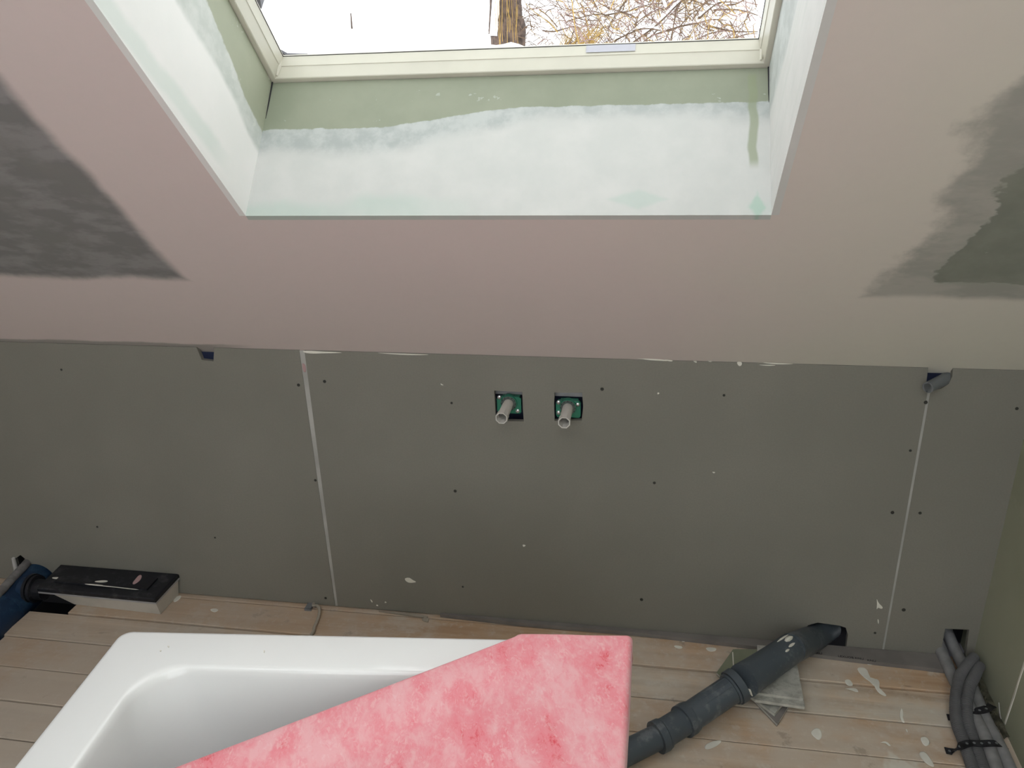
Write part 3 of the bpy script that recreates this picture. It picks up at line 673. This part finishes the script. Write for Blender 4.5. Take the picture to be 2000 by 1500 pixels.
# ================================================================== PLASTERBOARD OFFCUTS UNDER THE GREY PIPE
def offcut(pts, z, mat, lab, th=.0090, edge='core'):
    V = [hor(x, y, z+th) for x, y in pts]; c = sum(V, Vector())/len(V); c.z = z
    o = empty('board_offcut', c, label=lab, category='board offcut', group='plasterboard offcuts under the grey drain pipe')
    loc = [(v.x-c.x, v.y-c.y) for v in V]
    G().prism(loc, [], lambda u, v: Vector((u, v, .0015)), Vector((0, 0, th-.003))).build('gypsum_core', edge, o)
    for zz, nm in ((0, 'face_paper'), (th-.0015, 'face_paper')):
        G().prism([(x*1.004, y*1.004) for x, y in loc], [], lambda u, v: Vector((u, v, zz)), Vector((0, 0, .0015))).build(nm, mat, o)
    return o
offcut([(1436, 1346), (1460, 1352), (1518, 1413), (1550, 1362), (1500, 1320)], .0005, 'paper', 'bottom grey offcut whose long point sticks out furthest on the floor')
offcut([(1440, 1340), (1486, 1374), (1513, 1394), (1527, 1376), (1545, 1352), (1500, 1330)], .0098, 'gyp', 'second offcut from the bottom, with a short pale tip')
offcut([(1400, 1313), (1432, 1268), (1484, 1268), (1540, 1300), (1500, 1350), (1443, 1350), (1414, 1326)], .0191, 'offg', 'green-faced offcut left of the pipe with a white broken corner')
offcut([(1462, 1356), (1475, 1366), (1572, 1380), (1570, 1369), (1556, 1300), (1515, 1300)], .0284, 'gyp', 'wide grey offcut just below the topmost one, right of the pipe')
offcut([(1479, 1260), (1540, 1264), (1557, 1300), (1569, 1364), (1478, 1352), (1500, 1320), (1481, 1300)], .0377, 'gyp', 'topmost dusty offcut on the pile, right of the pipe')
V = [hor(1431, 1274, .0283), hor(1434, 1320, .0283)]
strip_o = G().tube(V, .0016, 5).build('pencil_line', 'splash', None)
for o in C.objects:
    if o.name.startswith('board_offcut') and o.get('label', '').startswith('green-faced'): strip_o.parent = o; strip_o.location = -o.location

# ================================================================== ANTHRACITE DRAIN PIPE (right)
dp = empty('grey_drain_pipe', hor(1345, 1400, .0), label='anthracite sleeved drain pipe running from behind the pink sheet into the wall hole', category='pipe')
O3 = dp.location.copy()
pz = [hor(1215, 1474, .030), hor(1300, 1432, .036), hor(1345, 1402, .040), hor(1437, 1340, .075), hor(1452, 1330, .087), hor(1545, 1267, .081), wal(1592, 1245, .0), wal(1622, 1224, .06)]
def seg(a, b, r, nm='pipe_section', k=2, R=None):
    pts = [pz[0].lerp(pz[0], 0)] ; pts = [a.lerp(b, i/k)-O3 for i in range(k+1)]
    return G().tube(pts, R or r, 32).build(nm, 'grey', dp, smooth=True)
def along(i, t): return pz[i].lerp(pz[i+1], t)
seg(along(0, -.6), along(0, .9), .0275)
seg(along(0, .80), along(1, .95), .0315)
seg(along(0, .78), along(0, .93), .0365, 'socket_ring'); seg(along(0, .95), along(0, .99), .034, 'socket_ring')
seg(along(1, .72), along(1, .98), .0375, 'socket_ring'); seg(along(1, 1.0), along(1, 1.1), .0355, 'socket_ring')
seg(along(1, .9), along(2, 1.0), .0325)
seg(along(2, .93), along(2, 1.06), .041, 'socket_ring'); seg(along(2, .88), along(2, .92), .037, 'socket_ring')
seg(pz[4], pz[5], .0375, k=3, R=[.040, .0375, .0365, .0365])
G().tube([v-O3 for v in spline([pz[5], pz[5].lerp(pz[6], .6), pz[6], pz[7]], 6)], [.0365-.00035*i for i in range(19)], 28).build('pipe_bend', 'grey', dp, smooth=True)
# raised ribs and plaster smears on the sleeve
dx = (pz[3]-pz[2]).normalized(); sdv = dx.cross(Vector((0, 0, 1))).normalized()
for a in (-.35, .1, .5):
    q = Vector((0, 0, 1))*math.cos(a)*.0325+sdv*math.sin(a)*.0325
    G().tube([pz[2]+(pz[3]-pz[2])*.15+q-O3, pz[2]+(pz[3]-pz[2])*.80+q-O3], .0022, 6).build('sleeve_rib', 'grey', dp)
dx = (pz[5]-pz[4]).normalized(); sdv = dx.cross(Vector((0, 0, 1))).normalized(); upv = sdv.cross(dx)
for t0, t1, a, wd in ((.84, .995, -.02, .0065), (.76, 1.0, -.36, .0028), (.80, .93, .42, .0035), (.70, .78, .55, .003)):
    c0 = pz[4].lerp(pz[5], t0); c1 = pz[4].lerp(pz[5], t1); N = (upv*math.cos(a)+sdv*math.sin(a)).normalized()
    G().tube([c0+N*.0362-O3, c0.lerp(c1, .3)+N*.0365-O3, c0.lerp(c1, .7)+N*.0365-O3, c1+N*.0362-O3], [wd*.4, wd, wd*.9, wd*.3], 8).build('plaster_splash', 'splash', dp, smooth=True)
c = pz[3].lerp(pz[4], -.1); G().tube([c+Vector((.012, -.026, .020))-O3, c+Vector((.030, -.020, .010))-O3, c+Vector((.038, -.016, -.008))-O3], [.002, .004, .0015], 8).build('plaster_splash', 'splash', dp, smooth=True)

# ================================================================== GREY FOAM TUBES, CONDUITS, STRAPS (right corner)
def path(L): return [hor(x, y, z) for x, y, z in L]
fa = path([(1838, 1270, .020), (1852, 1303, .016), (1866, 1332, .015), (1889, 1372, .015), (1909, 1408, .015), (1927, 1446, .015), (1938, 1477, .015), (1952, 1520, .015)])
fa = [fa[0]+Vector((-.01, .09, .03))]+fa
fb = path([(1862, 1262, .022), (1875, 1288, .018), (1890, 1320, .015), (1908, 1366, .015), (1926, 1408, .015), (1946, 1446, .015), (1961, 1477, .015), (1980, 1520, .015)])
fb = [fb[0]+Vector((-.01, .09, .03))]+fb
G().tube(spline(fa, 5), .0145, 18).build('foam_tube', 'sleeve', None, smooth=True, label='grey foam-sleeved pipe leaving the corner hole on its left side', category='pipe', group='pipes in the right corner')
G().tube(spline(fb, 5), .0145, 18).build('foam_tube', 'sleeve', None, smooth=True, label='grey foam-sleeved pipe nearest the side wall', category='pipe', group='pipes in the right corner')
c1 = path([(1898, 1290, .052), (1886, 1304, .056), (1875, 1322, .052), (1867, 1362, .034), (1868, 1408, .018), (1881, 1446, .014), (1892, 1477, .013), (1906, 1520, .013)])
c2 = path([(1909, 1307, .052), (1903, 1322, .055), (1894, 1340, .050), (1888, 1372, .036), (1890, 1408, .020), (1901, 1446, .014), (1912, 1477, .013), (1927, 1520, .013)])
for c_, lab in ((c1, 'dark ribbed conduit curving over the foam pipes, the one nearer the tub'), (c2, 'dark ribbed conduit curving over the foam pipes, the one nearer the side wall')):
    e = c_[0]+Vector((.012, .018, -.006)); pts = resample(spline([e]+c_, 10), .0012)
    R = [.0118+(.0014 if (i % 4) in (0, 1) else -.0006) for i in range(len(pts))]
    G().tube(pts, R, 14).build('ribbed_conduit', 'conduit', None, smooth=False, label=lab, category='conduit', group='dark ribbed conduits in the right corner')
def strap(pts, wd, lab):
    V = [hor(*p) for p in pts]; P = spline(V, 4); vs = []; fs = []
    for i, p in enumerate(P):
        t = (P[min(i+1, len(P)-1)]-P[max(i-1, 0)]).normalized(); N = Vector((0, 0, 1)); s = t.cross(N).normalized()*wd*.5
        vs += [p-s, p+s, p+s+N*.0015, p-s+N*.0015]
    for i in range(len(P)-1): a = i*4; fs += [(a, a+1, a+5, a+4), (a+1, a+2, a+6, a+5), (a+2, a+3, a+7, a+6), (a+3, a, a+4, a+7)]
    fs += [(0, 3, 2, 1), (len(P)*4-4, len(P)*4-3, len(P)*4-2, len(P)*4-1)]
    r = empty('fixing_strap', (0, 0, 0), label=lab, category='strap', group='black fixing straps over the pipes')
    mk('band', vs, fs, 'strap', r)
    for i in range(2, len(P)-2, 3):
        lathe([(.0012, .003), (.0022, .003), (.0022, .0012)], P[i], (0, 0, 1), 8).build('perforation', 'stubg', r)
    return r
strap([(1846, 1466, .003), (1862, 1468, .004), (1874, 1459, .027), (1893, 1452, .0285), (1912, 1453, .0285), (1932, 1452, .0315), (1950, 1453, .029), (1962, 1458, .006)], .018, 'black perforated strap across all four pipes, nearest the camera')
strap([(1850, 1401, .003), (1864, 1402, .004), (1880, 1396, .006), (1896, 1390, .024), (1909, 1389, .0315), (1926, 1385, .0315), (1938, 1378, .012)], .019, 'black perforated strap under the ribbed conduits, further from the camera')
# rubble in the corner beside the pipes
g = G(); rb = []
for i in range(13):
    y = -.02-.24*i/12; wd = .012+.020*math.sin(math.pi*min(1, i/12+.12)); rb += [(RX(y)+.002, y, .0), (RX(y)+.002, y, .007+.002*math.sin(i*2.1)), (RX(y)-wd*.5, y, .005), (RX(y)-wd, y+.003*math.sin(i*3), .0)]
g.add(rb, [(a*4+q, a*4+q+1, a*4+q+5, a*4+q+4) for a in range(12) for q in range(3)])
for i in range(160):
    t = random.random(); p = Vector((0, 0, 0)); y = -.03-.22*t; x = RX(y)-.004-random.random()*.028; r = random.uniform(.002, .006)
    c = Vector((x, y, .001+r*.6)); q = [Vector((random.uniform(-1, 1), random.uniform(-1, 1), 0))*r for _ in range(3)]+[Vector((0, 0, r))]
    g.add([c+v for v in q], [(0, 1, 2), (0, 1, 3), (1, 2, 3), (2, 0, 3)])
g.build('rubble', 'debris', None, label='dark crumbled rubble on the floor between the pipes and the side wall', category='rubble', kind='stuff')

# ================================================================== OUTSIDE
# snow lying on the roof just below the window
V = []; F = []; nx, ny = 120, 14
wx = lambda px: wal(px, 90, 0).x
BASE = wal(1300, 108, 0).z
LUMP = [(wx(815), .030, .040), (wx(860), .030, .042), (wx(880), .02, .018), (wx(950), .03, .030), (wx(1000), .035, .034), (wx(1060), .035, .022), (wx(650), .08, .02)]
for j in range(ny+1):
    Y = -.125+.9*(j/ny)**1.6
    for i in range(nx+1):
        x = -1.2+1.9*i/nx; lump = sum(a_*math.exp(-((x-cx_)/w_)**2) for cx_, w_, a_ in LUMP)
        z = BASE+lump*math.exp(-((Y-.0)/.12)**2)+.004*mn.noise(Vector((x*14, Y*14, 0)))-(max(0, Y-.08))*1.03-(.02 if j == 0 else 0)
        V.append((x, Y, z))
for j in range(ny):
    for i in range(nx): a = j*(nx+1)+i; F.append((a, a+1, a+nx+2, a+nx+1))
mk('roof_snow', V, F, 'snow', None, smooth='all', label='white snow bank lying on the roof just outside the skylight', category='snow', kind='stuff')
# snowy ground and slope beyond
V = []; F = []; nx, ny = 40, 30
for j in range(ny+1):
    for i in range(nx+1):
        x = -30+60*i/nx; y = 1.2+50*j/ny; z = -2.6+max(0, y-3)*.26+.5*mn.noise(Vector((x*.15, y*.15, 0)))
        V.append((x, y, z))
for j in range(ny):
    for i in range(nx): a = j*(nx+1)+i; F.append((a, a+1, a+nx+2, a+nx+1))
mk('snowy_ground', V, F, 'snow', None, smooth='all', kind='structure')
TY = 6.5
will = empty('willow_tree', wal(985, 400, TY), label='snow-covered willow with a dark trunk seen through the skylight', category='tree')
OW = Vector(will.location)
tb = [wal(996, 900, TY), wal(994, 500, TY), wal(993, 90, TY), wal(990, 40, TY), wal(986, -30, TY), wal(978, -250, TY), wal(985, -600, TY)]
tpz = spline(tb, 8); V0 = G().tube(tpz, [.175*(1-.004*i)+.012*mn.noise(p*6) for i, p in enumerate(tpz)], 20)
for v in V0.v: v += Vector((1, 1, 0))*.012*mn.noise(v*22)
V0.v = [v-OW for v in V0.v]; V0.build('trunk', 'bark', will, smooth='all')
px1 = lambda x, y: wal(x, y, TY-.13)
g = G(); L_ = [px1(963, 70), px1(965, 40), px1(968, 0), px1(969, -60), px1(966, -180)]
g.tube(spline([p+Vector((.012, .02, 0)) for p in L_], 6), [.05+.008*mn.noise(Vector((i, 0, 0))) for i in range(25)], 12); g.v = [v-OW for v in g.v]; g.build('trunk_snow', 'snow', will, smooth='all')
g = G(); L_ = [px1(956, 66), px1(957, 40), px1(959, 0), px1(962, -60)]
g.tube([p+Vector((-.004, .05, 0)) for p in spline(L_, 8)], [.014+.004*random.random() for i in range(25)], 8); g.v = [v-OW for v in g.v]; g.build('bark_ridge', 'bark', will)
rnd = random.Random(3)
def arc(a, b, sag, k=7, w=.02):
    out = []
    for i in range(k+1):
        t = i/k; p = a.lerp(b, t)+Vector((0, 0, 1))*sag*4*t*(1-t)+Vector((rnd.uniform(-w, w), 0, rnd.uniform(-w, w)))*(0 if i in (0, k) else 1); out.append(p)
    return out
gt = G(); gy = G(); gr = G()
def W_(x, y, Y): return wal(x, y, Y)
def taper(n, r): return [r*(1-.65*i/max(1, n-1)) for i in range(n)]
# limbs of the fallen crown, each with its load of snow
limbs = [((1190, 118), (1380, -30), 8), ((1225, 110), (1330, 5), 6), ((1290, 105), (1352, 12), 5), ((1355, 95), (1350, -30), 5), ((1238, 48), (1310, 15), 5), ((1158, 0), (1180, 70), 4), ((1115, 52), (1160, 90), 6), ((1268, -10), (1300, 18), 8),
    ((1300, 18), (1360, -15), 7), ((1250, 70), (1340, 45), 6), ((1300, 60), (1420, 40), 6), ((1380, 50), (1480, 62), 7), ((1420, 75), (1480, 66), 6), ((1395, 20), (1480, 30), 6), ((1060, 60), (1140, 45), 5), ((1180, 30), (1265, 10), 5), ((1105, 28), (1190, 38), 5), ((1340, 90), (1450, 60), 6), ((1420, 10), (1490, -20), 6), ((1365, 35), (1440, 5), 6), ((1200, 80), (1290, 60), 6), ((1310, 108), (1350, 70), 6)]
for (x0, y0), (x1, y1), r in limbs:
    Y = rnd.uniform(5.2, 6.6); a, b = W_(x0, y0, Y), W_(x1, y1, Y+rnd.uniform(-.3, .3)); P = spline(arc(a, b, rnd.uniform(-.03, .06), 4, .015), 3); s = .0026*r*.5
    g = G().tube([p-OW for p in P], taper(len(P), s*1.2), 6); lb = g.build('limb', 'twig', will)
    g = G().tube([p-OW+Vector((0, -.004, s*1.9)) for p in P], [s*1.6*(.6+.6*abs(mn.noise(p*9))) for p in P], 7); g.build('limb_snow', 'snow', lb, smooth='all')
for i in range(1550):
    x = rnd.uniform(1100, 1485) if i > 90 else rnd.uniform(1030, 1180); y = rnd.uniform(-70, 190); Y = rnd.uniform(4.9, 7.2)
    a = W_(x, y, Y); ang = rnd.choice([rnd.gauss(.75, .35), rnd.gauss(2.2, .4), rnd.gauss(-.3, .4)]); L = rnd.uniform(.12, .5)
    b = a+Vector((math.cos(ang)*L, rnd.uniform(-.1, .1), math.sin(ang)*L)); r = rnd.choice([.002, .0028, .0034, .005])
    if wal(1490, 40, Y).x < b.x: continue
    P = spline(arc(a, b, rnd.uniform(-.05, .08), 3, .02), 2); (rnd.choice([gy, gt, gr, gr, gt])).tube([p-OW for p in P], taper(len(P), r), 4)
for i in range(130):   # fan of thin whips in the middle, drooping whips over the trunk
    x = rnd.uniform(1085, 1150); a = W_(x, 112, 5.4); b = a+Vector((rnd.uniform(.05, .28), 0, rnd.uniform(.1, .26))); P = spline(arc(a, b, .03, 3, .01), 2); (gy if i % 3 else gt).tube([p-OW for p in P], taper(len(P), .003), 4)
for i in range(26):
    x = rnd.uniform(966, 1014); a = W_(x, rnd.uniform(-60, 30), 5.9); b = W_(x+rnd.uniform(-10, 10), rnd.uniform(55, 100), 5.9); P = spline(arc(a, b, 0, 3, .012), 2); (gy if i % 2 else gt).tube([p-OW for p in P], .0022, 4)
for i in range(60):
    x = rnd.uniform(1018, 1090); y = rnd.uniform(10, 90); a = W_(x, y, 6.2); b = W_(x+rnd.uniform(-28, 28), y+rnd.uniform(-12, 12), 6.2); gt.tube([p-OW for p in spline(arc(a, b, .02, 3, .012), 2)], .0028, 4)
gt.build('brown_twigs', 'twig', will, kind='stuff'); gy.build('yellow_twigs', 'twigy', will, kind='stuff'); gr.build('reddish_twigs', 'twigr', will, kind='stuff')
pp = W_(685, 32, 7)
po = G().tube([pp+Vector((0, 0, -.12)), pp+Vector((.004, 0, .03))], [.010, .006], 6).build('snowed_stump', 'bark', None, label='tiny dark twig stump poking from the white snow, seen left in the skylight', category='stump')
